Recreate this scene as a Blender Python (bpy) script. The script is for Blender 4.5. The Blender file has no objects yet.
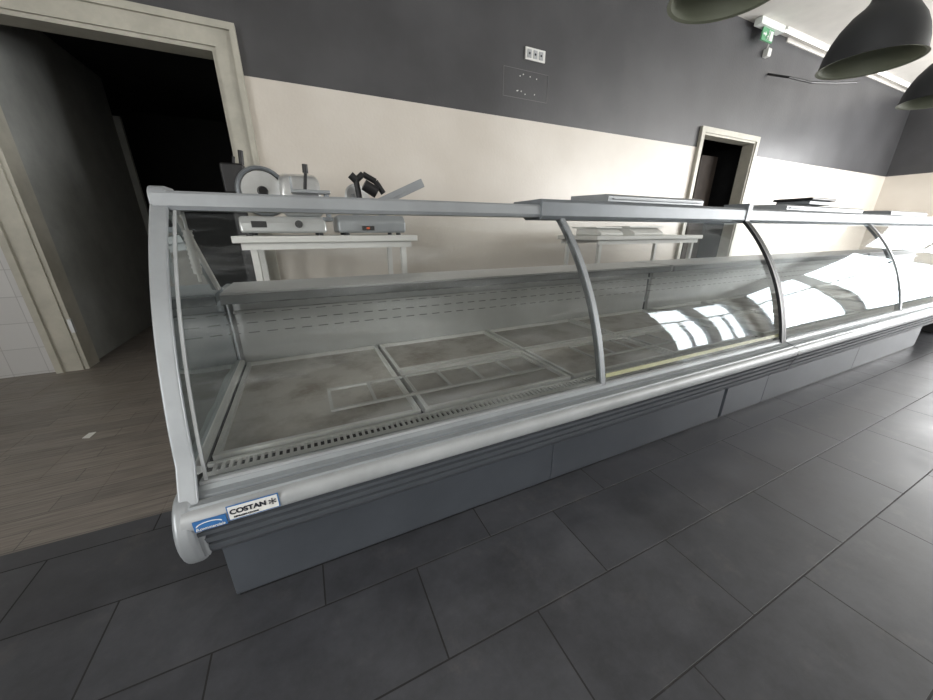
import bpy, bmesh, math, random
from mathutils import Vector, Matrix
random.seed(4)
scene = bpy.context.scene
scene.view_settings.view_transform = 'Standard'
scene.view_settings.exposure = 0.25
COL = scene.collection

def lin(c):
    return tuple(((v/255)/12.92 if v/255 <= 0.04045 else ((v/255+0.055)/1.055)**2.4) for v in c)

# ------------------------------------------------------------------ materials
def mat(name, rgb, rough=0.5, metal=0.0, var=0.0, vscale=4.0, rgb2=None, bump=0.0, bscale=60, rvar=0.0, stretch=None, emit=0.0, lo=.35, hi=.68):
    m = bpy.data.materials.new(name); m.use_nodes = True
    nt = m.node_tree; b = nt.nodes['Principled BSDF']
    c = lin(rgb)
    b.inputs['Base Color'].default_value = (*c, 1)
    b.inputs['Roughness'].default_value = rough
    b.inputs['Metallic'].default_value = metal
    if emit:
        b.inputs['Emission Color'].default_value = (*c, 1)
        b.inputs['Emission Strength'].default_value = emit
    tc = nt.nodes.new('ShaderNodeNewGeometry')
    mp = nt.nodes.new('ShaderNodeMapping')
    nt.links.new(tc.outputs['Position'], mp.inputs['Vector'])
    if stretch: mp.inputs['Scale'].default_value = stretch
    if var or rgb2 or rvar:
        n = nt.nodes.new('ShaderNodeTexNoise'); n.inputs['Scale'].default_value = vscale
        n.inputs['Detail'].default_value = 8; n.inputs['Roughness'].default_value = 0.65
        nt.links.new(mp.outputs[0], n.inputs['Vector'])
        if var or rgb2:
            r = nt.nodes.new('ShaderNodeValToRGB')
            r.color_ramp.elements[0].position = lo; r.color_ramp.elements[1].position = hi
            c2 = lin(rgb2) if rgb2 else tuple(min(1, v*(1+var)) for v in c)
            c1 = c if rgb2 else tuple(v*(1-var) for v in c)
            r.color_ramp.elements[0].color = (*c1, 1); r.color_ramp.elements[1].color = (*c2, 1)
            nt.links.new(n.outputs['Fac'], r.inputs['Fac'])
            nt.links.new(r.outputs['Color'], b.inputs['Base Color'])
        if rvar:
            mr = nt.nodes.new('ShaderNodeMapRange')
            mr.inputs['From Min'].default_value = 0.3; mr.inputs['From Max'].default_value = 0.7
            mr.inputs['To Min'].default_value = max(0.02, rough-rvar); mr.inputs['To Max'].default_value = min(1, rough+rvar)
            nt.links.new(n.outputs['Fac'], mr.inputs['Value'])
            nt.links.new(mr.outputs[0], b.inputs['Roughness'])
    if bump:
        n2 = nt.nodes.new('ShaderNodeTexNoise'); n2.inputs['Scale'].default_value = bscale
        nt.links.new(mp.outputs[0], n2.inputs['Vector'])
        bp = nt.nodes.new('ShaderNodeBump'); bp.inputs['Strength'].default_value = bump; bp.inputs['Distance'].default_value = 0.01
        nt.links.new(n2.outputs['Fac'], bp.inputs['Height'])
        nt.links.new(bp.outputs[0], b.inputs['Normal'])
    return m

def wall_mat():
    m = bpy.data.materials.new('two_tone_wall_paint'); m.use_nodes = True
    nt = m.node_tree; b = nt.nodes['Principled BSDF']; L = nt.links.new
    g = nt.nodes.new('ShaderNodeNewGeometry'); sep = nt.nodes.new('ShaderNodeSeparateXYZ')
    L(g.outputs['Position'], sep.inputs[0])
    n = nt.nodes.new('ShaderNodeTexNoise'); n.inputs['Scale'].default_value = 1.3; n.inputs['Detail'].default_value = 9
    L(g.outputs['Position'], n.inputs['Vector'])
    gt = nt.nodes.new('ShaderNodeMath'); gt.operation = 'GREATER_THAN'; gt.inputs[1].default_value = 2.49
    L(sep.outputs['Z'], gt.inputs[0])
    def ramp(a, c):
        r = nt.nodes.new('ShaderNodeValToRGB')
        r.color_ramp.elements[0].position = .35; r.color_ramp.elements[1].position = .68
        r.color_ramp.elements[0].color = (*lin(a), 1); r.color_ramp.elements[1].color = (*lin(c), 1)
        L(n.outputs['Fac'], r.inputs['Fac']); return r
    r1 = ramp((203, 196, 186), (213, 207, 198)); r2 = ramp((66, 66, 68), (79, 79, 81))
    mx = nt.nodes.new('ShaderNodeMix'); mx.data_type = 'RGBA'
    L(gt.outputs[0], mx.inputs['Factor']); L(r1.outputs[0], mx.inputs['A']); L(r2.outputs[0], mx.inputs['B'])
    L(mx.outputs['Result'], b.inputs['Base Color'])
    b.inputs['Roughness'].default_value = 0.34
    n2 = nt.nodes.new('ShaderNodeTexNoise'); n2.inputs['Scale'].default_value = 35
    L(g.outputs['Position'], n2.inputs['Vector'])
    bp = nt.nodes.new('ShaderNodeBump'); bp.inputs['Strength'].default_value = .15; bp.inputs['Distance'].default_value = .01
    L(n2.outputs['Fac'], bp.inputs['Height']); L(bp.outputs[0], b.inputs['Normal'])
    return m

def tile_wall_mat():
    m = bpy.data.materials.new('white_wall_tiles'); m.use_nodes = True
    nt = m.node_tree; b = nt.nodes['Principled BSDF']; L = nt.links.new
    g = nt.nodes.new('ShaderNodeNewGeometry'); sp = nt.nodes.new('ShaderNodeSeparateXYZ'); cb = nt.nodes.new('ShaderNodeCombineXYZ')
    L(g.outputs['Position'], sp.inputs[0]); L(sp.outputs['X'], cb.inputs['X']); L(sp.outputs['Z'], cb.inputs['Y'])
    ad = nt.nodes.new('ShaderNodeVectorMath'); ad.inputs[1].default_value = (20, 20, 0); L(cb.outputs[0], ad.inputs[0])
    br = nt.nodes.new('ShaderNodeTexBrick'); br.offset = 0; br.inputs['Scale'].default_value = 1
    br.inputs['Brick Width'].default_value = .22; br.inputs['Row Height'].default_value = .22; br.inputs['Mortar Size'].default_value = .003
    br.inputs['Color1'].default_value = (*lin((206, 206, 206)), 1); br.inputs['Color2'].default_value = (*lin((200, 200, 200)), 1)
    br.inputs['Mortar'].default_value = (*lin((176, 176, 176)), 1)
    L(ad.outputs[0], br.inputs['Vector']); L(br.outputs['Color'], b.inputs['Base Color']); b.inputs['Roughness'].default_value = .3
    return m

def floor_mat():
    m = bpy.data.materials.new('slate_tile_floor'); m.use_nodes = True
    nt = m.node_tree; b = nt.nodes['Principled BSDF']; L = nt.links.new
    g = nt.nodes.new('ShaderNodeNewGeometry')
    mp = nt.nodes.new('ShaderNodeMapping'); mp.inputs['Location'].default_value = (-.547-.32+64, -.28+32, 0)
    L(g.outputs['Position'], mp.inputs['Vector'])
    br = nt.nodes.new('ShaderNodeTexBrick'); br.offset = .5; br.offset_frequency = 2; br.squash = 1
    br.inputs['Scale'].default_value = 1; br.inputs['Brick Width'].default_value = .64
    br.inputs['Row Height'].default_value = .32; br.inputs['Mortar Size'].default_value = .0028
    br.inputs['Mortar Smooth'].default_value = .1; br.inputs['Bias'].default_value = 0
    br.inputs['Color1'].default_value = (*lin((58, 59, 63)), 1); br.inputs['Color2'].default_value = (*lin((65, 66, 70)), 1)
    br.inputs['Mortar'].default_value = (*lin((28, 27, 27)), 1)
    L(mp.outputs[0], br.inputs['Vector'])
    n = nt.nodes.new('ShaderNodeTexNoise'); n.inputs['Scale'].default_value = 2.2; n.inputs['Detail'].default_value = 10; n.inputs['Roughness'].default_value = .78
    L(g.outputs['Position'], n.inputs['Vector'])
    mr = nt.nodes.new('ShaderNodeMapRange'); mr.inputs['From Min'].default_value = .3; mr.inputs['From Max'].default_value = .72
    mr.inputs['To Min'].default_value = .6; mr.inputs['To Max'].default_value = 1.65
    L(n.outputs['Fac'], mr.inputs['Value'])
    # pale dusty scuffs
    nd = nt.nodes.new('ShaderNodeTexNoise'); nd.inputs['Scale'].default_value = 5.5; nd.inputs['Detail'].default_value = 12; nd.inputs['Roughness'].default_value = .7
    L(g.outputs['Position'], nd.inputs['Vector'])
    md = nt.nodes.new('ShaderNodeMapRange'); md.inputs['From Min'].default_value = .56; md.inputs['From Max'].default_value = .8
    md.inputs['To Min'].default_value = 0; md.inputs['To Max'].default_value = .35
    L(nd.outputs['Fac'], md.inputs['Value'])
    mul = nt.nodes.new('ShaderNodeVectorMath'); mul.operation = 'SCALE'
    L(br.outputs['Color'], mul.inputs[0]); L(mr.outputs[0], mul.inputs['Scale'])
    dm = nt.nodes.new('ShaderNodeMix'); dm.data_type = 'RGBA'; L(md.outputs[0], dm.inputs['Factor']); L(mul.outputs[0], dm.inputs['A']); dm.inputs['B'].default_value = (*lin((112, 108, 104)), 1)
    mp2 = nt.nodes.new('ShaderNodeMapping'); mp2.inputs['Location'].default_value = (60, 31, 0); L(g.outputs['Position'], mp2.inputs['Vector'])
    b2 = nt.nodes.new('ShaderNodeTexBrick'); b2.offset = .37; b2.inputs['Scale'].default_value = 1
    b2.inputs['Brick Width'].default_value = 1.2; b2.inputs['Row Height'].default_value = .11; b2.inputs['Mortar Size'].default_value = .002
    b2.inputs['Color1'].default_value = (*lin((124, 117, 110)), 1); b2.inputs['Color2'].default_value = (*lin((110, 104, 99)), 1)
    b2.inputs['Mortar'].default_value = (*lin((80, 76, 73)), 1)
    L(mp2.outputs[0], b2.inputs['Vector'])
    mp3 = nt.nodes.new('ShaderNodeMapping'); mp3.inputs['Scale'].default_value = (1.5, 34, 1); L(g.outputs['Position'], mp3.inputs['Vector'])
    n3 = nt.nodes.new('ShaderNodeTexNoise'); n3.inputs['Scale'].default_value = 3; n3.inputs['Detail'].default_value = 6
    L(mp3.outputs[0], n3.inputs['Vector'])
    mr3 = nt.nodes.new('ShaderNodeMapRange'); mr3.inputs['From Min'].default_value = .3; mr3.inputs['From Max'].default_value = .7
    mr3.inputs['To Min'].default_value = .68; mr3.inputs['To Max'].default_value = 1.28
    L(n3.outputs['Fac'], mr3.inputs['Value'])
    mul2 = nt.nodes.new('ShaderNodeVectorMath'); mul2.operation = 'SCALE'
    L(b2.outputs['Color'], mul2.inputs[0]); L(mr3.outputs[0], mul2.inputs['Scale'])
    sep = nt.nodes.new('ShaderNodeSeparateXYZ'); L(g.outputs['Position'], sep.inputs[0])
    gt = nt.nodes.new('ShaderNodeMath'); gt.operation = 'GREATER_THAN'; gt.inputs[1].default_value = 1.66; L(sep.outputs['Y'], gt.inputs[0])
    mx = nt.nodes.new('ShaderNodeMix'); mx.data_type = 'RGBA'
    L(gt.outputs[0], mx.inputs['Factor']); L(dm.outputs['Result'], mx.inputs['A']); L(mul2.outputs[0], mx.inputs['B'])
    L(mx.outputs['Result'], b.inputs['Base Color'])
    rr = nt.nodes.new('ShaderNodeMapRange'); rr.inputs['From Min'].default_value = .3; rr.inputs['From Max'].default_value = .7
    rr.inputs['To Min'].default_value = .28; rr.inputs['To Max'].default_value = .52
    L(n.outputs['Fac'], rr.inputs['Value'])
    ra = nt.nodes.new('ShaderNodeMath'); ra.operation = 'MULTIPLY_ADD'; ra.inputs[1].default_value = .35
    L(br.outputs['Fac'], ra.inputs[0]); L(rr.outputs[0], ra.inputs[2]); L(ra.outputs[0], b.inputs['Roughness'])
    bp = nt.nodes.new('ShaderNodeBump'); bp.inputs['Strength'].default_value = .6; bp.inputs['Distance'].default_value = .003; bp.invert = True
    L(br.outputs['Fac'], bp.inputs['Height']); L(bp.outputs[0], b.inputs['Normal'])
    return m

def glass_mat(name='clear_glass', tint=(0.972, 0.986, 0.98), dust=0.009):
    m = bpy.data.materials.new(name); m.use_nodes = True
    nt = m.node_tree; nt.nodes.clear(); L = nt.links.new
    o = nt.nodes.new('ShaderNodeOutputMaterial')
    t = nt.nodes.new('ShaderNodeBsdfTransparent'); t.inputs[0].default_value = (*tint, 1)
    gl = nt.nodes.new('ShaderNodeBsdfGlossy'); gl.inputs['Roughness'].default_value = .03; gl.inputs[0].default_value = (.52, .57, .60, 1)
    fr = nt.nodes.new('ShaderNodeFresnel'); fr.inputs['IOR'].default_value = 1.5
    g = nt.nodes.new('ShaderNodeNewGeometry')
    mpb = nt.nodes.new('ShaderNodeMapping'); mpb.inputs['Rotation'].default_value = (0, .7, .5); mpb.inputs['Scale'].default_value = (.5, 2.2, 1.6)
    L(g.outputs['Position'], mpb.inputs['Vector'])
    nb = nt.nodes.new('ShaderNodeTexNoise'); nb.inputs['Scale'].default_value = 1.3; nb.inputs['Detail'].default_value = .5
    L(mpb.outputs[0], nb.inputs['Vector'])
    bp = nt.nodes.new('ShaderNodeBump'); bp.inputs['Strength'].default_value = .25; bp.inputs['Distance'].default_value = .05
    L(nb.outputs['Fac'], bp.inputs['Height']); L(bp.outputs[0], gl.inputs['Normal'])
    mx = nt.nodes.new('ShaderNodeMixShader'); L(fr.outputs[0], mx.inputs[0]); L(t.outputs[0], mx.inputs[1]); L(gl.outputs[0], mx.inputs[2])
    df = nt.nodes.new('ShaderNodeBsdfDiffuse'); df.inputs[0].default_value = (.75, .78, .78, 1)
    mp = nt.nodes.new('ShaderNodeMapping'); mp.inputs['Rotation'].default_value = (0, .6, .2); mp.inputs['Scale'].default_value = (.8, 3, 7)
    L(g.outputs['Position'], mp.inputs['Vector'])
    n = nt.nodes.new('ShaderNodeTexNoise'); n.inputs['Scale'].default_value = 2.5; n.inputs['Detail'].default_value = 8
    L(mp.outputs[0], n.inputs['Vector'])
    mr = nt.nodes.new('ShaderNodeMapRange'); mr.inputs['From Min'].default_value = .5; mr.inputs['From Max'].default_value = .78
    mr.inputs['To Min'].default_value = dust*.3; mr.inputs['To Max'].default_value = dust*14
    L(n.outputs['Fac'], mr.inputs['Value'])
    m2 = nt.nodes.new('ShaderNodeMixShader'); L(mr.outputs[0], m2.inputs[0]); L(mx.outputs[0], m2.inputs[1]); L(df.outputs[0], m2.inputs[2])
    L(m2.outputs[0], o.inputs[0])
    return m

def slot_mat():
    m = mat('slotted_steel', (192, 194, 193), .5, .05, var=.07, vscale=3)
    nt = m.node_tree; b = nt.nodes['Principled BSDF']; L = nt.links.new
    g = nt.nodes.new('ShaderNodeNewGeometry'); sep = nt.nodes.new('ShaderNodeSeparateXYZ'); L(g.outputs['Position'], sep.inputs[0])
    def math_(op, a, v=None):
        k = nt.nodes.new('ShaderNodeMath'); k.operation = op
        L(a, k.inputs[0])
        if v is not None:
            if hasattr(v, 'links'): L(v, k.inputs[1])
            else: k.inputs[1].default_value = v
        return k.outputs[0]
    fx = math_('FRACT', math_('MULTIPLY', sep.outputs['X'], 1/0.09)); inx = math_('GREATER_THAN', fx, .4)
    fz = math_('FRACT', math_('MULTIPLY', sep.outputs['Z'], 1/0.055)); inz = math_('LESS_THAN', fz, .11)
    zr = math_('GREATER_THAN', sep.outputs['Z'], .62)
    msk = math_('MULTIPLY', math_('MULTIPLY', math_('MULTIPLY', inx, inz), zr), .7)
    src = b.inputs['Base Color'].links[0].from_socket
    mx = nt.nodes.new('ShaderNodeMix'); mx.data_type = 'RGBA'; L(msk, mx.inputs['Factor']); L(src, mx.inputs['A']); mx.inputs['B'].default_value = (.03, .03, .03, 1)
    L(mx.outputs['Result'], b.inputs['Base Color'])
    return m

M = {}
M['wall'] = wall_mat(); M['floor'] = floor_mat(); M['wtile'] = tile_wall_mat()
M['ceil'] = mat('ceiling_paint', (216, 213, 207), .8, var=.04)
M['wlight'] = mat('light_wall_paint', (214, 211, 205), .7, var=.04)  # unseen walls kept pale to bounce more light into the counter
M['frame'] = mat('cream_door_paint', (178, 175, 163), .45, var=.1, vscale=6)
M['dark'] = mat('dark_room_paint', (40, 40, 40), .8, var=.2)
M['brown_in'] = mat('brown_door_paint', (70, 62, 56), .7, var=.2)
M['grey_in'] = mat('grey_corridor_paint', (160, 162, 158), .8, var=.1)
M['alu'] = mat('aluminium', (150, 154, 157), .42, .35, var=.08, vscale=5, rvar=.08)
M['alu_dk'] = mat('grey_aluminium', (116, 121, 125), .42, .3, var=.08, vscale=5)
M['sill'] = mat('sill_aluminium', (140, 145, 148), .42, .3, var=.08, vscale=5)
M['silver'] = mat('light_silver_plastic', (170, 173, 175), .42, .15, rgb2=(148, 151, 152), vscale=3)
M['body'] = mat('grey_body_plastic', (78, 82, 87), .45, .1, var=.07, vscale=3)
M['kick'] = mat('grey_kick_plate', (72, 76, 82), .42, .2, var=.12, vscale=2.5)
M['steel'] = mat('stainless_steel', (204, 206, 206), .28, .6, var=.06, vscale=6)
M['traysteel'] = mat('tray_rim_steel', (228, 229, 226), .4, .1, var=.05, vscale=6)
M['rack'] = mat('rack_plastic', (200, 201, 198), .5, var=.06)
M['tray'] = mat('stained_steel_tray', (192, 189, 182), .5, .05, rgb2=(134, 124, 112), vscale=4.5, rvar=.12, lo=.44, hi=.74)
M['tray2'] = mat('grey_steel_tray', (186, 184, 179), .45, .05, rgb2=(148, 142, 133), vscale=3.8, rvar=.12, lo=.44, hi=.74)
M['slot'] = slot_mat()
M['glass'] = glass_mat(); M['glass_dusty'] = glass_mat('dusty_glass', (.965, .982, .975), .01)
M['black'] = mat('black_plastic', (22, 22, 24), .45, var=.2)
M['void'] = mat('dark_gap', (14, 14, 14), .8, var=.2)
M['lamp'] = mat('lamp_enamel', (40, 42, 44), .5, .1, var=.08)
M['lamp_in'] = mat('lamp_inner_enamel', (124, 128, 110), .6, var=.05)
M['white'] = mat('white_plastic', (216, 216, 212), .45, var=.03)
M['wtop'] = mat('worktop_steel', (182, 184, 184), .42, .1, var=.06, vscale=4)
M['wedge'] = mat('worktop_edge_grey', (124, 126, 127), .5, .2, var=.06)
M['blue'] = mat('blue_label', (52, 104, 160), .4)
M['navy'] = mat('navy_print', (14, 20, 36), .4)
M['green'] = mat('exit_green', (90, 150, 110), .5)
M['white_e'] = mat('sign_white', (220, 225, 220), .5)
M['tube'] = mat('fluorescent_diffuser', (250, 250, 248), .4, emit=1.0)
M['orange'] = mat('orange_switch', (215, 90, 40), .4)
M['line'] = mat('pale_scuff', (112, 112, 113), .7)
M['film'] = mat('yellowed_film', (152, 153, 116), .4, var=.15)

# ------------------------------------------------------------------ mesh builder
class MB:
    def __init__(s): s.v = []; s.f = []; s.m = []; s.sm = []
    def add(s, vs, fs, mi=0, smooth=False):
        o = len(s.v); s.v += [tuple(v) for v in vs]
        for f in fs: s.f.append([i+o for i in f]); s.m.append(mi); s.sm.append(smooth)
        return s
    def box(s, lo, hi, mi=0, T=None):
        x0, y0, z0 = lo; x1, y1, z1 = hi
        vs = [Vector(p) for p in [(x0,y0,z0),(x1,y0,z0),(x1,y1,z0),(x0,y1,z0),(x0,y0,z1),(x1,y0,z1),(x1,y1,z1),(x0,y1,z1)]]
        if T: vs = [T @ v for v in vs]
        return s.add(vs, [(0,3,2,1),(4,5,6,7),(0,1,5,4),(1,2,6,5),(2,3,7,6),(3,0,4,7)], mi)
    def prism(s, pts, x0, x1, mi=0, smooth=False):
        n = len(pts)
        vs = [(x0, p[0], p[1]) for p in pts] + [(x1, p[0], p[1]) for p in pts]
        fs = [(i, (i+1) % n, n+(i+1) % n, n+i) for i in range(n)]+[tuple(range(n))[::-1], tuple(range(n, 2*n))]
        return s.add(vs, fs, mi, smooth)
    def sweep(s, path, w, t, x0, mi=0):
        nrm = []
        for i, p in enumerate(path):
            a = path[max(0, i-1)]; b = path[min(len(path)-1, i+1)]
            d = Vector((b[0]-a[0], b[1]-a[1])).normalized(); nrm.append(Vector((-d.y, d.x)))
        outer = [(p[0]+n.x*t, p[1]+n.y*t) for p, n in zip(path, nrm)]
        n = len(path); vs = []
        for (a, b) in ((x0, path), (x0+w, path), (x0+w, outer), (x0, outer)): vs += [(a, q[0], q[1]) for q in b]
        fs = []
        for k in range(4):
            k2 = (k+1) % 4
            for i in range(n-1): fs.append((k*n+i, k*n+i+1, k2*n+i+1, k2*n+i))
        fs += [(0, n, 2*n, 3*n), (n-1, 2*n-1, 3*n-1, 4*n-1)]
        return s.add(vs, fs, mi, False)
    def cyl(s, a, b, r, r2=None, n=20, mi=0, caps=True):
        a = Vector(a); b = Vector(b); r2 = r if r2 is None else r2
        d = (b-a).normalized(); u = d.orthogonal().normalized(); w = d.cross(u)
        vs = [a+(u*math.cos(2*math.pi*i/n)+w*math.sin(2*math.pi*i/n))*r for i in range(n)]
        vs += [b+(u*math.cos(2*math.pi*i/n)+w*math.sin(2*math.pi*i/n))*r2 for i in range(n)]
        return s.add(vs, [(i, (i+1) % n, n+(i+1) % n, n+i) for i in range(n)]+([tuple(range(n))[::-1], tuple(range(n, 2*n))] if caps else []), mi, True)
    def lathe(s, c, prof, axis=(0,0,1), n=48, mi=0):
        c = Vector(c); ax = Vector(axis).normalized(); u = ax.orthogonal().normalized(); w = ax.cross(u)
        vs = []
        for r, h in prof:
            for i in range(n):
                t = 2*math.pi*i/n; vs.append(c+ax*h+(u*math.cos(t)+w*math.sin(t))*r)
        fs = []
        for j in range(len(prof)-1):
            for i in range(n): fs.append((j*n+i, j*n+(i+1) % n, (j+1)*n+(i+1) % n, (j+1)*n+i))
        return s.add(vs, fs, mi, True)
    def tube(s, pts, r, n=8, mi=0):
        for a, b in zip(pts[:-1], pts[1:]): s.cyl(a, b, r, n=n, mi=mi)
        return s
    def up(s, dz, dx=0):
        s.v = [(v[0]+dx, v[1], v[2]+dz) for v in s.v]; return s
    def build(s, name, mats, parent=None, bevel=0, kind=None, seg=2, **props):
        me = bpy.data.meshes.new(name)
        xs = [v[0] for v in s.v]; ys = [v[1] for v in s.v]; zs = [v[2] for v in s.v]
        c = Vector(((min(xs)+max(xs))/2, (min(ys)+max(ys))/2, min(zs)))
        me.from_pydata([tuple(Vector(v)-c) for v in s.v], [], s.f)
        if not isinstance(mats, (list, tuple)): mats = [mats]
        for k in mats: me.materials.append(M[k] if isinstance(k, str) else k)
        for p, mi, sm in zip(me.polygons, s.m, s.sm): p.material_index = mi; p.use_smooth = True
        bm = bmesh.new(); bm.from_mesh(me); bmesh.ops.remove_doubles(bm, verts=bm.verts, dist=1e-5)
        bmesh.ops.recalc_face_normals(bm, faces=bm.faces); bm.to_mesh(me); bm.free()
        me.set_sharp_from_angle(angle=math.radians(34))
        ob = bpy.data.objects.new(name, me); ob.location = c; COL.objects.link(ob)
        if bevel:
            bv = ob.modifiers.new('bevel', 'BEVEL'); bv.width = bevel; bv.segments = seg; bv.limit_method = 'ANGLE'; bv.angle_limit = math.radians(40)
            bv.harden_normals = True
        if parent:
            ob.parent = parent; ob.matrix_parent_inverse = Matrix.Translation(-PL[parent.name])
        if kind: ob['kind'] = kind
        for k, v in props.items(): ob[k] = v
        return ob
PL = {}
def empty(name, loc, label, category, group=None):
    e = bpy.data.objects.new(name, None); e.location = loc; e.empty_display_size = .1; COL.objects.link(e)
    PL[e.name] = Vector(loc); e['label'] = label; e['category'] = category
    if group: e['group'] = group
    return e
def S(mb, name, m, **k): return mb.build(name, m, kind='structure', **k)

WY = 4.12; CZ = 4.25; XR = 13.8; XL = -4.0; YF = -4.2
# ------------------------------------------------------------------ room shell
S(MB().box((XL, YF, -.1), (XR, 8.3, 0)), 'floor', 'floor')
S(MB().box((XL-.1, YF-.1, CZ), (XR+.1, WY+.15, CZ+.1)), 'ceiling', 'ceil')
w = MB(); T = .14
for (x0, x1, z0, z1) in [(XL, -1.94, 0, CZ), (-1.94, -.40, 2.65, CZ), (-.40, 6.20, 0, CZ), (6.20, 7.70, 2.70, CZ), (7.70, XR, 0, CZ)]:
    w.box((x0, WY, z0), (x1, WY+T, z1))
S(w, 'wall_back', 'wall')
S(MB().box((XL, WY-.012, 0), (-2.10, WY-.001, 1.95)), 'trim_2', 'wtile')
def wall_openings(name, axis, pos, t, a0, a1, opens, z0, z1, mt='wall'):
    w = MB(); px = a0
    def bx(a, b, lo, hi):
        if axis == 'x': w.box((a, min(pos, pos+t), lo), (b, max(pos, pos+t), hi))
        else: w.box((min(pos, pos+t), a, lo), (max(pos, pos+t), b, hi))
    for a, b in opens:
        if a > px: bx(px, a, 0, CZ)
        bx(a, b, 0, z0); bx(a, b, z1, CZ); px = b
    bx(px, a1, 0, CZ); S(w, name, mt)
WF = [(9.4, 11.2), (11.6, 13.4)]; WR = [(-3.9, -2.2), (-1.9, -.2), (.1, 1.8)]; FILL_L = [(-3.9, -2.6), (-2.3, -1.0)]  # left openings are added for fill, clear of the glass reflections
wall_openings('wall_front', 'x', YF, -.2, XL, XR+.2, WF, .4, 3.6, 'wlight')
wall_openings('wall_right', 'y', XR, .2, YF, WY+T, WR, .4, 3.6)
wall_openings('wall_left', 'y', XL, -.2, YF, WY+T, FILL_L, .4, 3.6, 'wlight')
k = 1
for (a, b) in WF:
    f = MB()
    for (x0, x1, z0, z1) in [(a, b, .4, .48), (a, b, 3.52, 3.6), (a, a+.08, .48, 3.52), (b-.08, b, .48, 3.52), ((a+b)/2-.04, (a+b)/2+.04, .48, 2.5), (a+.08, b-.08, 2.5, 2.6)]:
        f.box((x0, YF-.14, z0), (x1, YF-.06, z1))
    S(f, 'window_%d' % k, 'alu_dk'); k += 1
for W_, X_ in ((WR, XR+.06), (FILL_L, XL-.14)):  # frames for the right windows and the added left fill openings
    for (a, b) in W_:
        f = MB()
        for (x0, x1, z0, z1) in [(a, b, .4, .48), (a, b, 3.52, 3.6), (a, a+.08, .48, 3.52), (b-.08, b, .48, 3.52), (a+.08, b-.08, 2.5, 2.58)]:
            f.box((X_, x0, z0), (X_+.08, x1, z1))
        S(f, 'window_%d' % k, 'alu_dk'); k += 1
# rooms behind the doors
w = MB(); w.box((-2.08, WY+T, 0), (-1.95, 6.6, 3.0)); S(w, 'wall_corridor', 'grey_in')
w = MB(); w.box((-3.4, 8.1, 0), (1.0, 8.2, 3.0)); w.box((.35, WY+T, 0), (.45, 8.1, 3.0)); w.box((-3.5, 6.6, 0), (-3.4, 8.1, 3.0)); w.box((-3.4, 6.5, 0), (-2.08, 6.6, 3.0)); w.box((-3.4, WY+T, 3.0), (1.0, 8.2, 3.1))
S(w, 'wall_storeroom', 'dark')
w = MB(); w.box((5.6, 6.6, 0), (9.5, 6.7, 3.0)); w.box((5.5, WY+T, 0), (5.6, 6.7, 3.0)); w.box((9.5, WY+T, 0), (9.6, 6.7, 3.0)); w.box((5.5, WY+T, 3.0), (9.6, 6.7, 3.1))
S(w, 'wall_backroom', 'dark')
def casing(n, x0, x1, zt, cw=.155, hinges=True):
    f = MB(); y0 = WY-.05
    f.box((x0-cw, y0, 0), (x0, WY-.001, zt+cw)); f.box((x1, y0, 0), (x1+cw, WY-.001, zt+cw)); f.box((x0, y0, zt), (x1, WY-.001, zt+cw))
    if hinges:
        f.box((x0-cw-.015, y0-.025, 0), (x0-cw+.03, WY-.002, zt+cw+.02)); f.box((x1+cw-.03, y0-.025, 0), (x1+cw+.015, WY-.002, zt+cw+.02))
        f.box((x0-cw+.03, y0-.025, zt+cw-.03), (x1+cw-.03, WY-.002, zt+cw+.02))
    f.box((x0-.001, WY-.03, 0), (x0+.03, WY+T+.02, zt)); f.box((x1-.03, WY-.03, 0), (x1+.001, WY+T+.02, zt)); f.box((x0+.03, WY-.03, zt-.03), (x1-.03, WY+T+.02, zt+.001))
    if hinges:
        for z in (.35, 1.9): f.box((x0+.02, WY-.06, z), (x0+.045, WY-.03, z+.12), 1)
    S(f, n, ['frame', 'steel'])
casing('door_1', -1.94, -.40, 2.65)
casing('door_2', 6.20, 7.70, 2.70, .08, False)
d = MB(); d.box((7.15, WY+.55, 0.01), (7.66, WY+.60, 2.55)); S(d, 'door_3', 'brown_in', bevel=.005)
S(MB().box((-1.95, 6.60, 0), (-1.88, 6.66, 2.6)), 'trim_3', 'grey_in')
S(MB().box((7.9, WY-.02, CZ-.06), (XR, WY-.001, CZ-.001)), 'trim_1', 'ceil')

# ------------------------------------------------------------------ counters
def bez(p0, p1, p2, n=24):
    return [((1-t)**2*p0[0]+2*(1-t)*t*p1[0]+t*t*p2[0], (1-t)**2*p0[1]+2*(1-t)*t*p1[1]+t*t*p2[1]) for t in [i/n for i in range(n+1)]]
GP = bez((1.070, .478), (1.165, .96), (1.50, 1.275))
DZ = .492; DY0 = 1.19; DY1 = 2.15

def glass_sheet(x0, x1, path):
    g = MB(); n = len(path)
    vs = [(x0, p[0], p[1]) for p in path]+[(x1, p[0], p[1]) for p in path]
    g.add(vs, [(i, i+1, n+i+1, n+i) for i in range(n-1)], 0, True); return g

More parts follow.
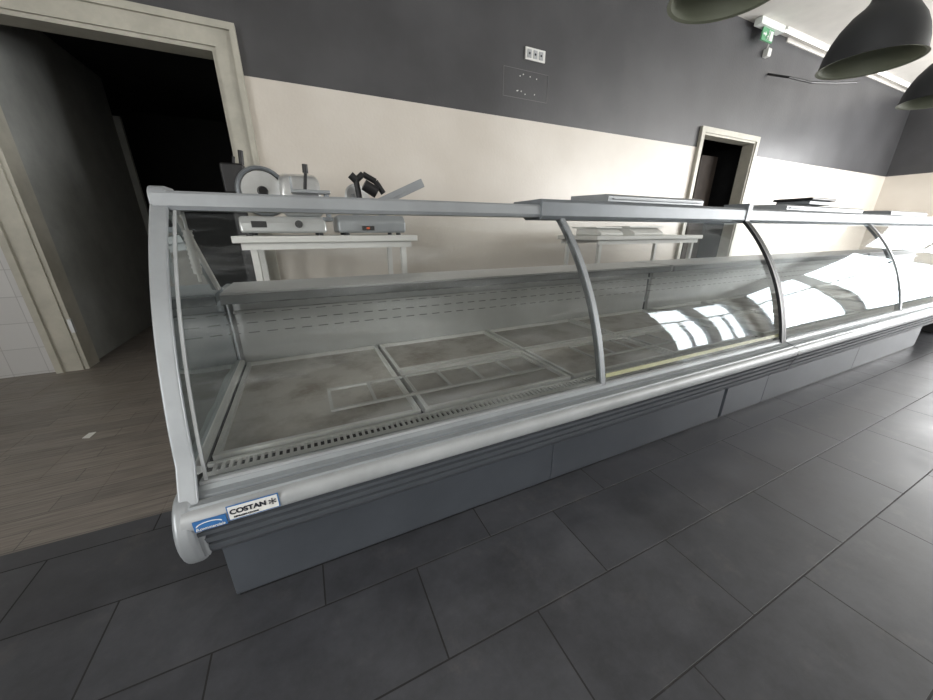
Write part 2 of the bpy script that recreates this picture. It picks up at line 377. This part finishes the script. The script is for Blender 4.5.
def counter(x0, x1, divs, label, left_end, cap_from, kick, seams):
    e = empty('display_counter', ((x0+x1)/2, 1.65, 0), label, 'display counter', 'refrigerated display counters')
    for a, b in kick:
        MB().box((a+.002, 1.08, .012), (b-.002, 1.10, .30)).build('kick_plate', 'kick', e, bevel=.002)
    MB().box((kick[0][0]+.01, 1.10, 0), (kick[-1][1], 2.0, .30)).box((kick[0][0]+.01, 1.085, 0), (kick[-1][1]-.01, 1.10, .012)).build('plinth', 'black', e)
    pr = [(1.30, .27), (1.06, .268), (1.03, .275), (1.005, .292), (.990, .315), (.988, .333), (1.000, .336), (1.000, .342), (.985, .346), (.981, .366), (.994, .369), (.994, .375), (.980, .379), (.978, .392), (.992, .395), (.992, .401), (1.05, .405), (1.30, .405)]
    MB().prism(pr, x0+.001, x1-.001).build('lower_fascia', 'body', e)
    pr = [(1.05, .404), (.980, .404), (.972, .410), (.967, .420), (.966, .435), (.968, .448), (.974, .458), (.985, .464), (1.05, .466)]
    MB().prism(pr, x0+.001, x1-.001).build('bumper_strip', 'silver', e)
    pr = [(.995, .464), (1.0, .470), (1.018, .472), (1.020, .456), (1.030, .456), (1.032, .476), (1.050, .480), (1.060, .492), (1.082, .492), (1.09, .464)]
    MB().prism(pr, x0+.001, x1-.001).build('sill_profile', 'sill', e)
    MB().box((x0+.02, 1.10, .30), (x1-.02, 2.25, .462)).build('tub', 'void', e)
    g = MB(); g.box((x0+.03, 1.10, .44), (x1-.03, 1.188, .476))
    k = int((x1-x0-.1)/.022)
    for i in range(k):
        xx = x0+.05+i*.022; g.box((xx, 1.130, .476), (xx+.010, 1.172, .486), 1)
    g.box((x0+.03, 1.10, .476), (x1-.03, 1.130, .488), 1); g.box((x0+.03, 1.172, .476), (x1-.03, 1.188, .488), 1)
    g.build('air_grille', ['black', 'traysteel'], e)
    for j, (a, b) in enumerate(zip(seams[:-1], seams[1:])):
        rows = [(DY0+.005, DY1)] if left_end and j == 0 else [(DY0+.005, 1.66), (1.66, DY1)]
        for r, (ya, yb) in enumerate(rows):
            G = .010; R = .018
            t = MB(); t.box((a+G+R, ya+G+R, DZ-.030), (b-G-R, yb-G-R, DZ-.016), 0)
            for (p, q) in [((a+G, ya+G), (b-G, ya+G+R)), ((a+G, yb-G-R), (b-G, yb-G)), ((a+G, ya+G+R), (a+G+R, yb-G-R)), ((b-G-R, ya+G+R), (b-G, yb-G-R))]:
                t.box((p[0], p[1], DZ-.030), (q[0], q[1], DZ+.004), 1)
            t.build('deck_tray', ['tray' if (j+r) % 2 == 0 else 'tray2', 'traysteel'], e)
    MB().box((x0+.03, DY1, .47), (x1-.03, DY1+.03, .86)).box((x0+.03, DY1-.03, .78), (x1-.03, DY1, .792)).build('back_panel', 'slot', e)
    MB().box((x0+.03, DY1+.03, .30), (x1-.03, 2.33, .86)).build('rear_cabinet', 'body', e)
    MB().box((x0+.02, 1.965, .868), (x1-.02, 2.37, .915)).box((x0+.02, 1.945, .862), (x1-.02, 1.965, .906), 1).build('worktop', ['wtop', 'wedge'], e, bevel=.004)
    edges = [x0+.02]+divs+[x1-.01]
    for j, (a, b) in enumerate(zip(edges[:-1], edges[1:])):
        glass_sheet(a+.012, b-.012, GP).build('front_glass', 'glass', e)
        MB().box((a+.015, 1.062, .490), (b-.015, 1.084, .502)).build('glass_channel', 'silver', e)
        if left_end and j == 1:
            g0 = GP[1]; g1 = (GP[2][0]*.5+g0[0]*.5, GP[2][1]*.5+g0[1]*.5)
            MB().sweep([(q[0]+.004, q[1]) for q in (g0, g1)], b-a-.05, .004, a+.025).build('yellowed_film', 'film', e)
    for x in divs:
        MB().sweep([(q[0]+.004, q[1]) for q in GP], .026, .012, x-.013).sweep([(q[0]+.03, q[1]-.012) for q in GP], .012, .02, x-.006).build('glass_divider', 'alu', e)
    MB().prism([(1.475, 1.262), (1.468, 1.275), (1.475, 1.312), (1.485, 1.32), (1.60, 1.32), (1.60, 1.29), (1.575, 1.262)], x0, min(cap_from, x1)).build('top_rail', 'alu', e)
    if cap_from < x1:
        MB().prism([(1.475, 1.25), (1.46, 1.268), (1.462, 1.332), (1.475, 1.346), (1.72, 1.346), (1.73, 1.33), (1.60, 1.25)], cap_from, x1).build('top_canopy', 'alu_dk', e, bevel=.003)
    if left_end:
        MB().sweep([(1.005, .30), (.997, .34), (.998, .38), (1.008, .43), (1.035, .48)]+[(q[0]-.004, q[1]) for q in GP[2:]]+[(1.53, 1.308)], .046, .018, x0-.010).build('end_frame', 'alu', e, bevel=.006, seg=3)
        MB().prism([(1.485, 1.25), (1.474, 1.27), (1.474, 1.30), (1.480, 1.318), (1.495, 1.331), (1.51, 1.335), (1.59, 1.335), (1.605, 1.325), (1.61, 1.31), (1.61, 1.25)], x0-.010, x0+.036).build('rail_end_cap', 'alu', e, bevel=.006, seg=3)
        MB().sweep([(q[0]+.004, q[1]) for q in GP], .008, .010, x0+.046).build('inner_frame', 'silver', e)
        poly = [(q[0]+.02, q[1]) for q in GP]+[(1.60, 1.27), (1.98, .93), (2.10, .93), (2.12, .5), (1.1, .5)]
        g = MB(); g.add([(x0+.012, p[0], p[1]) for p in poly], [tuple(range(len(poly)))]); g.build('end_glass', 'glass_dusty', e)
        f = MB()
        def bar(a, b, t=.012, mi=0): f.cyl((x0+.02, a[0], a[1]), (x0+.02, b[0], b[1]), t, n=8, mi=mi)
        bar((1.58, 1.28), (1.97, .94)); bar((1.12, .51), (2.11, .51), .016)
        f.build('end_glass_frame', 'traysteel', e)
        MB().prism([(1.02, .30), (2.3, .30), (2.33, .86), (2.33, .915), (2.12, .915), (2.12, .50), (1.06, .49), (1.0, .42)], x0-.008, x0+.018).build('end_panel', 'alu', e, bevel=.006)
        pr = [(1.12, .262)]+[(1.055+.10*math.cos(math.radians(t)), .375+.118*math.sin(math.radians(t))) for t in range(268, 88, -12)]+[(1.12, .49)]
        MB().prism(pr, x0-.024, x0+.022).build('bumper_end_cap', 'alu', e, bevel=.014, seg=4)
        s = MB(); X = x0+.05; s.cyl((X, 1.56, 1.20), (X, 1.56, 1.05), .013, n=12); s.cyl((X, 1.56, 1.26), (X, 1.56, 1.20), .005, n=8); s.cyl((X, 1.56, 1.05), (X, 1.56, 1.02), .005, n=8)
        for i in range(9): s.cyl((X, 1.56, 1.20-.0155*i), (X, 1.56, 1.195-.0155*i), .016, n=12)
        s.build('gas_strut', 'white', e)
    return e

X0 = -.40; XM = 2.9
c1 = counter(X0, XM, [1.24], 'long refrigerated serving counter with curved front glass and empty steel trays', True, 1.10, [(-.37, .98), (.98, 2.38), (2.41, 2.903)], [-.37, .37, 1.17, 1.97, 2.86])
c2 = counter(XM+.004, 6.9, [4.98], 'matching refrigerated serving counter section with curved glass reflecting windows', False, 2.904, [(2.903, 4.4), (4.4, 5.95)], [2.95, 3.75, 4.55, 5.35, 6.15, 6.86])
c3 = counter(6.905, 9.6, [8.2], 'last refrigerated serving counter section at the end of the row', False, 6.905, [(6.98, 9.5)], [6.96, 7.8, 8.7, 9.56])
MB().sweep([(q[0]-.004, q[1]) for q in GP], .024, .018, XM-.052).sweep([(q[0]-.004, q[1]) for q in GP], .024, .018, XM-.024).sweep([(1.0, .295), (.987, .34), (.964, .42), (.978, .460), (1.05, .485)], .006, .002, XM-.005).build('joint_trim', 'black', c1)
MB().box((XM-.05, 1.455, 1.255), (XM, 1.62, 1.375)).build('canopy_joint', 'alu_dk', c1)

# labels on bumper
def text_mesh(s, size, loc, rx=90, mat_='navy', name='lettering', parent=None, ital=0, ext=.0004, bold=0.0):
    cu = bpy.data.curves.new(name, 'FONT'); cu.body = s; cu.size = size; cu.extrude = ext; cu.shear = ital; cu.offset = bold
    ob = bpy.data.objects.new('tmp', cu); COL.objects.link(ob)
    bpy.context.view_layer.update()
    me = bpy.data.meshes.new_from_object(ob.evaluated_get(bpy.context.evaluated_depsgraph_get()))
    bpy.data.objects.remove(ob)
    Tm = Matrix.Translation(loc) @ Matrix.Rotation(math.radians(rx), 4, 'X')
    b = MB(); b.v = [tuple(Tm @ v.co) for v in me.vertices]; b.f = [list(p.vertices) for p in me.polygons]; b.m = [0]*len(b.f); b.sm = [False]*len(b.f)
    return b.build(name, mat_, parent)
MB().box((-.290, .9634, .421), (-.166, .9660, .464), 0).box((-.293, .9642, .418), (-.163, .9660, .467), 1).build('maker_label', ['white', 'blue'], c1)
text_mesh('COSTAN', .0225, (-.287, .9622, .439), parent=c1, bold=.0007)
text_mesh('REFRIGERAZIONE', .0078, (-.280, .9622, .4255), parent=c1, bold=.0002)
s = MB(); CX = -.180; CZ2 = .4455
for k in range(3):
    a = math.radians(60*k+30); dx = math.cos(a)*.011; dz = math.sin(a)*.011
    s.cyl((CX-dx, .9620, CZ2-dz), (CX+dx, .9620, CZ2+dz), .0011, n=6)
    for sg in (1, -1):
        cx = CX+sg*dx*.65; cz = CZ2+sg*dz*.65
        for da in (-50, 50):
            aa = a+math.radians(da)+(0 if sg > 0 else math.pi); s.cyl((cx, .9620, cz), (cx+math.cos(aa)*.0038, .9620, cz+math.sin(aa)*.0038), .0006, n=6)
s.build('snowflake_emblem', 'navy', c1)
MB().box((-.374, .9634, .412), (-.297, .9660, .446)).build('dealer_label', 'blue', c1)
s = MB(); pts = [(-.337+.031*math.cos(math.radians(t)), .9622, .426+.013*math.sin(math.radians(t))) for t in range(20, 171, 15)]
s.tube(pts, .0014, 6); s.build('arc_emblem', 'white', c1)
text_mesh('B.commerciale', .0115, (-.371, .9622, .4155), mat_='white', parent=c1, ital=.25, bold=.0002)

def grid(xa, xb, ya, yb, z, n):  # ladder-shaped stand-in for the small-cell pattern over the trays
    e = empty('divider_rack', ((xa+xb)/2, (ya+yb)/2, z), 'light grey plastic ladder rack lying on the counter trays', 'rack', 'ladder racks on the trays')
    h = .010
    MB().box((xa, ya, z), (xb, ya+.013, z+h)).build('side_rail', 'rack', e)
    MB().box((xa, yb-.013, z), (xb, yb, z+h)).build('side_rail', 'rack', e)
    for i in range(n+1):
        x = xa+(xb-xa-.013)*i/n; MB().box((x, ya+.013, z), (x+.013, yb-.013, z+h)).build('cross_bar', 'rack', e)
grid(.02, 1.10, 1.34, 1.56, DZ+.005, 6)
grid(1.45, 2.5, 1.34, 1.56, DZ+.005, 6)

def cover(xa, xb, ya, z):
    s = MB(); s.prism([(ya, z), (ya, z+.03), (ya+.02, z+.04), (ya+.30, z+.05), (ya+.30, z)], xa, xb)
    s.box((xa+.03, ya-.012, z+.012), (xb-.03, ya, z+.02))
    e = s.build('night_cover', 'alu', bevel=.003); e['label'] = 'flat grey metal cover panel resting on the counter canopy'; e['category'] = 'cover panel'; e['group'] = 'cover panels on the canopy'
cover(1.55, 2.38, 1.48, 1.347); cover(3.4, 4.75, 1.48, 1.347); cover(5.4, 6.4, 1.48, 1.347)
e = empty('weighing_scale', (4.0, 1.62, 1.398), 'low black and grey shop weighing scale on the counter canopy', 'scale')
MB().box((3.82, 1.52, 1.400), (4.2, 1.75, 1.43)).build('scale_base', 'alu_dk', e, bevel=.006)
MB().box((3.80, 1.50, 1.432), (4.22, 1.77, 1.452)).build('weighing_plate', 'black', e, bevel=.008)

# ------------------------------------------------------------------ tables
def table(xa, xb, ya, yb, z, label):
    e = empty('table', ((xa+xb)/2, (ya+yb)/2, 0), label, 'table', 'white work tables')
    MB().box((xa, ya, z-.05), (xb, yb, z)).build('tabletop', 'white', e, bevel=.006)
    for y in (ya+.03, yb-.05): MB().box((xa+.05, y, z-.10), (xb-.05, y+.02, z-.05)).build('apron', 'white', e)
    for x in (xa+.1, xb-.14):
        for y in (ya+.05, yb-.10): MB().box((x, y, 0), (x+.045, y+.045, z-.05)).build('leg', 'white', e, bevel=.003)
    return e
TZ = 1.16; U = .03
table(-.44, .96, 3.05, 3.75, TZ, 'white work table behind the counter holding two meat slicers')
table(3.1, 5.05, 3.05, 3.75, 1.14, 'white work table behind the counter holding white appliances')

# ------------------------------------------------------------------ slicer 1
e = empty('meat_slicer', (-.1, 3.35, TZ), 'large silver meat slicer with round blade guard on the white table', 'meat slicer')
b = MB(); b.prism([(3.10, 1.15), (3.10, 1.22), (3.14, 1.27), (3.55, 1.27), (3.6, 1.22), (3.6, 1.15)], -.38, .22); b.up(U).build('slicer_body', 'steel', e, bevel=.02, seg=3)
for x in (-.33, .17):
    for y in (3.15, 3.55): MB().cyl((x, y, 1.13), (x, y, 1.152), .022, n=12).up(U).build('foot', 'black', e)
ax = (.15, -1, .1)
MB().lathe((-.20, 3.34, 1.46), [(.0, .012), (.145, .012), (.15, 0), (.145, -.012), (0, -.012)], axis=ax).up(U).build('blade', 'steel', e)
MB().lathe((-.20, 3.36, 1.46), [(.15, -.03), (.178, -.03), (.188, 0), (.180, .030), (.165, .038), (.155, .030), (.15, -.03)], axis=ax).up(U).build('blade_guard', 'alu_dk', e)
MB().lathe((-.20, 3.33, 1.46), [(0, .03), (.03, .03), (.04, .0)], axis=ax, n=24).up(U).build('blade_hub', 'black', e)
MB().prism([(3.22, 1.27), (3.19, 1.44), (3.24, 1.57), (3.36, 1.60), (3.50, 1.54), (3.56, 1.27)], -.08, .22).up(U).build('motor_housing', 'steel', e, bevel=.05, seg=4)
MB().box((-.0, 3.10, 1.44), (.28, 3.19, 1.465)).box((-.0, 3.10, 1.465), (.015, 3.19, 1.55)).up(U).build('meat_carriage', 'alu', e, bevel=.005)
MB().cyl((.25, 3.14, 1.27), (.25, 3.14, 1.44), .02).box((.20, 3.12, 1.24), (.28, 3.40, 1.27)).up(U).build('carriage_arm', 'alu_dk', e, bevel=.004)
MB().cyl((.1, 3.14, 1.46), (.12, 3.12, 1.58), .012).cyl((.12, 3.12, 1.58), (.123, 3.115, 1.64), .02).up(U).build('handle', 'black', e)
MB().cyl((.02, 3.10, 1.215), (.02, 3.080, 1.215), .028, n=20).cyl((.02, 3.080, 1.215), (.02, 3.07, 1.215), .018, n=20).up(U).build('thickness_knob', 'black', e)
MB().box((-.30, 3.095, 1.19), (-.20, 3.101, 1.235)).up(U).build('switch_panel', 'black', e)
# slicer 2
e = empty('meat_slicer', (.6, 3.35, TZ), 'smaller aluminium meat slicer with tilted tray and black handle', 'meat slicer')
MB().prism([(3.12, 1.15), (3.12, 1.24), (3.18, 1.29), (3.5, 1.29), (3.55, 1.22), (3.55, 1.15)], .31, .88).up(U).build('slicer_body', 'alu', e, bevel=.02, seg=3)
for x in (.38, .82):
    for y in (3.17, 3.5): MB().cyl((x, y, 1.13), (x, y, 1.152), .02, n=12).up(U).build('foot', 'black', e)
MB().lathe((.52, 3.30, 1.42), [(0, .01), (.12, .01), (.13, 0), (.12, -.015), (0, -.015)], axis=(.5, -1, .2)).up(U).build('blade', 'steel', e)
Tm = Matrix.Translation((.84, 3.3, 1.44)) @ Matrix.Rotation(math.radians(-24), 4, 'Y')
MB().box((-.26, -.14, -.012), (.26, .14, .012), T=Tm).box((-.26, -.14, .012), (.26, -.12, .06), T=Tm).up(U).build('sliding_tray', 'alu', e, bevel=.004)
MB().cyl((.70, 3.3, 1.27), (.78, 3.3, 1.42), .03).up(U).build('support_arm', 'alu', e)
MB().cyl((.5, 3.3, 1.27), (.46, 3.3, 1.46), .035).up(U).build('support_arm', 'alu', e)
b = MB(); b.tube([(.52, 3.22, 1.42), (.50, 3.2, 1.56), (.56, 3.2, 1.61), (.66, 3.2, 1.56), (.72, 3.2, 1.47)], .024, 10); b.cyl((.50, 3.2, 1.56), (.46, 3.2, 1.60), .03); b.cyl((.56, 3.19, 1.53), (.66, 3.19, 1.47), .045); b.up(U).build('press_handle', 'black', e)
MB().box((.50, 3.108, 1.17), (.60, 3.122, 1.205)).up(U).build('switch_panel', 'black', e)
MB().box((.535, 3.102, 1.18), (.560, 3.108, 1.195)).up(U).build('switch', 'orange', e)
# dark machine by the doorway
e = empty('meat_mincer', (-.40, 3.76, 0), 'tall black machine on a slim stand beside the doorway', 'machine')
D = .085
b = MB(); b.box((-.57, 3.78, .0), (-.47, 3.88, 1.5)); b.box((-.66, 3.76, 0), (-.40, 3.98, .03)); b.up(0, D).build('stand', 'black', e)
b = MB(); b.box((-.60, 3.76, 1.50), (-.42, 3.95, 1.74)); b.up(0, D).build('machine_head', 'black', e, bevel=.02)
b = MB(); b.cyl((-.50, 3.84, 1.74), (-.49, 3.84, 1.80), .012); b.cyl((-.44, 3.84, 1.74), (-.43, 3.84, 1.85), .02); b.up(0, D).build('lever', 'black', e)
for (xa, xb, z) in [(3.2, 3.62, .10), (3.75, 4.35, .11)]:
    e = empty('label_printer', ((xa+xb)/2, 3.35, 1.14), 'low white appliance with flat plate on the white table', 'scale', 'white appliances on the table')
    MB().prism([(3.12, 1.141), (3.12, 1.17), (3.22, 1.141+z*.8), (3.55, 1.141+z*.8), (3.55, 1.141)], xa+.03, xb-.03).build('housing', 'white', e, bevel=.01)
    MB().box((xa, 3.18, 1.141+z*.82), (xb, 3.6, 1.141+z)).build('plate', 'white', e, bevel=.004)

# ------------------------------------------------------------------ pendant lamps
def lamp(x, y, z, first=None):
    e = empty('pendant_lamp', (x, y, z), 'dark grey bell shaped metal pendant lamp', 'pendant lamp', 'pendant lamps over the counter')
    if first is None:
        R = .245
        outer = [(R+.006, 0), (R, .004), (R-.006, .03), (R*.95, .08), (R*.88, .14), (R*.77, .20), (R*.60, .26), (R*.42, .30), (.085, .325), (.075, .36), (.07, .43), (.05, .46), (.0, .47)]
        MB().lathe((x, y, z), outer).build('lamp_shade', 'lamp', e)
        inner = [(R+.006, 0), (R-.012, .005), (R-.018, .03), (R*.90, .078), (R*.83, .134), (R*.72, .19), (R*.55, .245), (R*.36, .285), (0, .30)]
        MB().lathe((x, y, z), inner).build('shade_lining', 'lamp_in', e)
        MB().lathe((x, y, z), [(0, .13), (.03, .135), (.042, .16), (.035, .19), (.018, .22), (.018, .29)], n=20).build('bulb', 'white', e)
        MB().cyl((x, y, z+.46), (x, y, CZ), .005, n=8).build('cord', 'black', e)
        MB().cyl((x, y, CZ-.03), (x, y, CZ-.001), .05, n=20).build('ceiling_rose', 'black', e)
    else:
        dlt = e.location-first.location
        for ch in list(first.children):
            c = ch.copy(); COL.objects.link(c); c.parent = e; c.matrix_parent_inverse = Matrix.Translation(-PL[e.name]); c.location = ch.location+dlt
    return e
l1 = lamp(2.02, 1.36, 2.265); lamp(3.52, 1.32, 2.22, l1); lamp(4.90, 1.30, 2.20, l1)

# ------------------------------------------------------------------ wall fixtures
e = MB().box((2.70, WY-.02, 3.09), (2.98, WY-.001, 3.21), 0)
for i in range(3): e.box((2.725+i*.083, WY-.026, 3.11), (2.78+i*.083, WY-.02, 3.19), 1)
for i in range(3): e.cyl((2.752+i*.083, WY-.03, 3.15), (2.752+i*.083, WY-.026, 3.15), .012, n=12, mi=2)
o = e.build('socket_plate', ['white', 'silver', 'black'], bevel=.003); o['label'] = 'white triple wall socket plate on the charcoal paint'; o['category'] = 'socket'
e = MB()
for (x0, x1, z0, z1) in [(2.42, 3.06, 2.985, 2.99), (2.42, 3.06, 2.70, 2.705), (2.42, 2.425, 2.705, 2.985), (3.055, 3.06, 2.705, 2.985)]: e.box((x0, WY-.004, z0), (x1, WY-.001, z1), 0)
for i in range(9):
    x = 2.5+random.random()*.48; z = 2.75+random.choice([0, .17])+random.random()*.03; e.cyl((x, WY-.004, z), (x, WY-.001, z), .007, n=8, mi=1)
o = e.build('wall_bracket_outline', ['line', 'white'], None); o['label'] = 'thin outline and screw plugs of a removed wall panel'; o['category'] = 'wall fixture'
e = empty('exit_sign', (7.1, 3.98, 3.98), 'small white and green emergency exit sign under the ceiling', 'exit sign')
MB().box((6.95, 3.98, 4.0), (7.25, 4.0, 4.16)).build('sign_panel', 'green', e)
MB().box((6.80, 3.94, 4.16), (7.45, 4.05, 4.249)).build('sign_housing', 'white_e', e, bevel=.006)
p = MB(); q0 = 3.974
p.box((7.16, q0, 4.02), (7.23, q0+.006, 4.14)); p.box((6.97, q0, 4.07), (7.02, q0+.006, 4.09)); p.add([(7.02, q0, 4.045), (7.06, q0, 4.08), (7.02, q0, 4.115)], [(0, 1, 2)])
p.cyl((7.125, q0, 4.13), (7.125, q0+.006, 4.13), .011, n=12); p.tube([(7.125, q0, 4.12), (7.11, q0, 4.075), (7.085, q0, 4.05), (7.085, q0, 4.02)], .007, 6); p.tube([(7.11, q0, 4.075), (7.135, q0, 4.05), (7.14, q0, 4.02)], .007, 6)
p.build('pictogram', 'white_e', e)
MB().box((7.32, WY-.08, 3.88), (7.42, WY-.001, 3.99)).build('battery_box', 'white', e, bevel=.01)
MB().cyl((7.37, WY-.02, 3.99), (7.37, WY-.06, 4.16), .008, n=8).build('cable', 'white', e)
e = empty('fluorescent_light', (10.3, 3.95, CZ-.06), 'long thin white fluorescent batten light along the ceiling edge', 'ceiling light')
MB().box((7.5, 3.93, CZ-.03), (13.4, 3.99, CZ-.001)).build('batten', 'white', e)
MB().cyl((7.52, 3.96, CZ-.045), (13.38, 3.96, CZ-.045), .018, n=12).build('tube', 'tube', e)  # emissive strip stands in for the bright line at the ceiling edge
o = MB().tube([(7.60, WY-.002, 3.70), (7.75, WY-.25, 3.60), (8.15, WY-.40, 3.54), (8.7, WY-.5, 3.58), (9.3, WY-.55, 3.66)], .017, 8).build('iron_bracket', 'black'); o['label'] = 'thin black bracket arm projecting from the dark wall'; o['category'] = 'bracket'
o = MB().add([(-1.37, 2.60, .002), (-1.33, 2.585, .002), (-1.32, 2.65, .006), (-1.36, 2.66, .003)], [(0, 1, 2, 3)]).build('paper_scrap', 'white'); o['label'] = 'small white paper scrap on the wood look floor'; o['category'] = 'litter'

# ------------------------------------------------------------------ light
wd = bpy.data.worlds.new('world'); scene.world = wd; wd.use_nodes = True
bg = wd.node_tree.nodes['Background']; bg.inputs[0].default_value = (.88, .94, 1, 1); bg.inputs[1].default_value = 3.0
def area(loc, rot, sx, sy, en):
    ld = bpy.data.lights.new('window_daylight', 'AREA'); ld.shape = 'RECTANGLE'; ld.size = sx; ld.size_y = sy; ld.energy = en; ld.color = (1, .99, .975)
    lo = bpy.data.objects.new('window_daylight', ld); lo.location = loc; lo.rotation_euler = rot; COL.objects.link(lo)
R_ = math.radians
for (a, b), en in zip(WF, (400, 300)): area(((a+b)/2, YF-.25, 2.0), (R_(90), 0, 0), b-a, 3.2, en)
for a, b in WR: area((XR+.25, (a+b)/2, 2.0), (R_(90), 0, R_(90)), b-a, 3.2, 250)
for a, b in FILL_L: area((XL-.25, (a+b)/2, 2.0), (R_(90), 0, R_(-90)), b-a, 3.2, 135)  # added fill lamps outside the unseen left wall, brightening the left side

cd = bpy.data.cameras.new('camera'); cd.sensor_width = 36; cd.lens = 338/933*36; cd.clip_start = .02
co = bpy.data.objects.new('camera', cd); co.location = (0, 0, 1.2); co.rotation_euler = (math.radians(90-19.5), 0, math.radians(-25.3)); COL.objects.link(co)
scene.camera = co
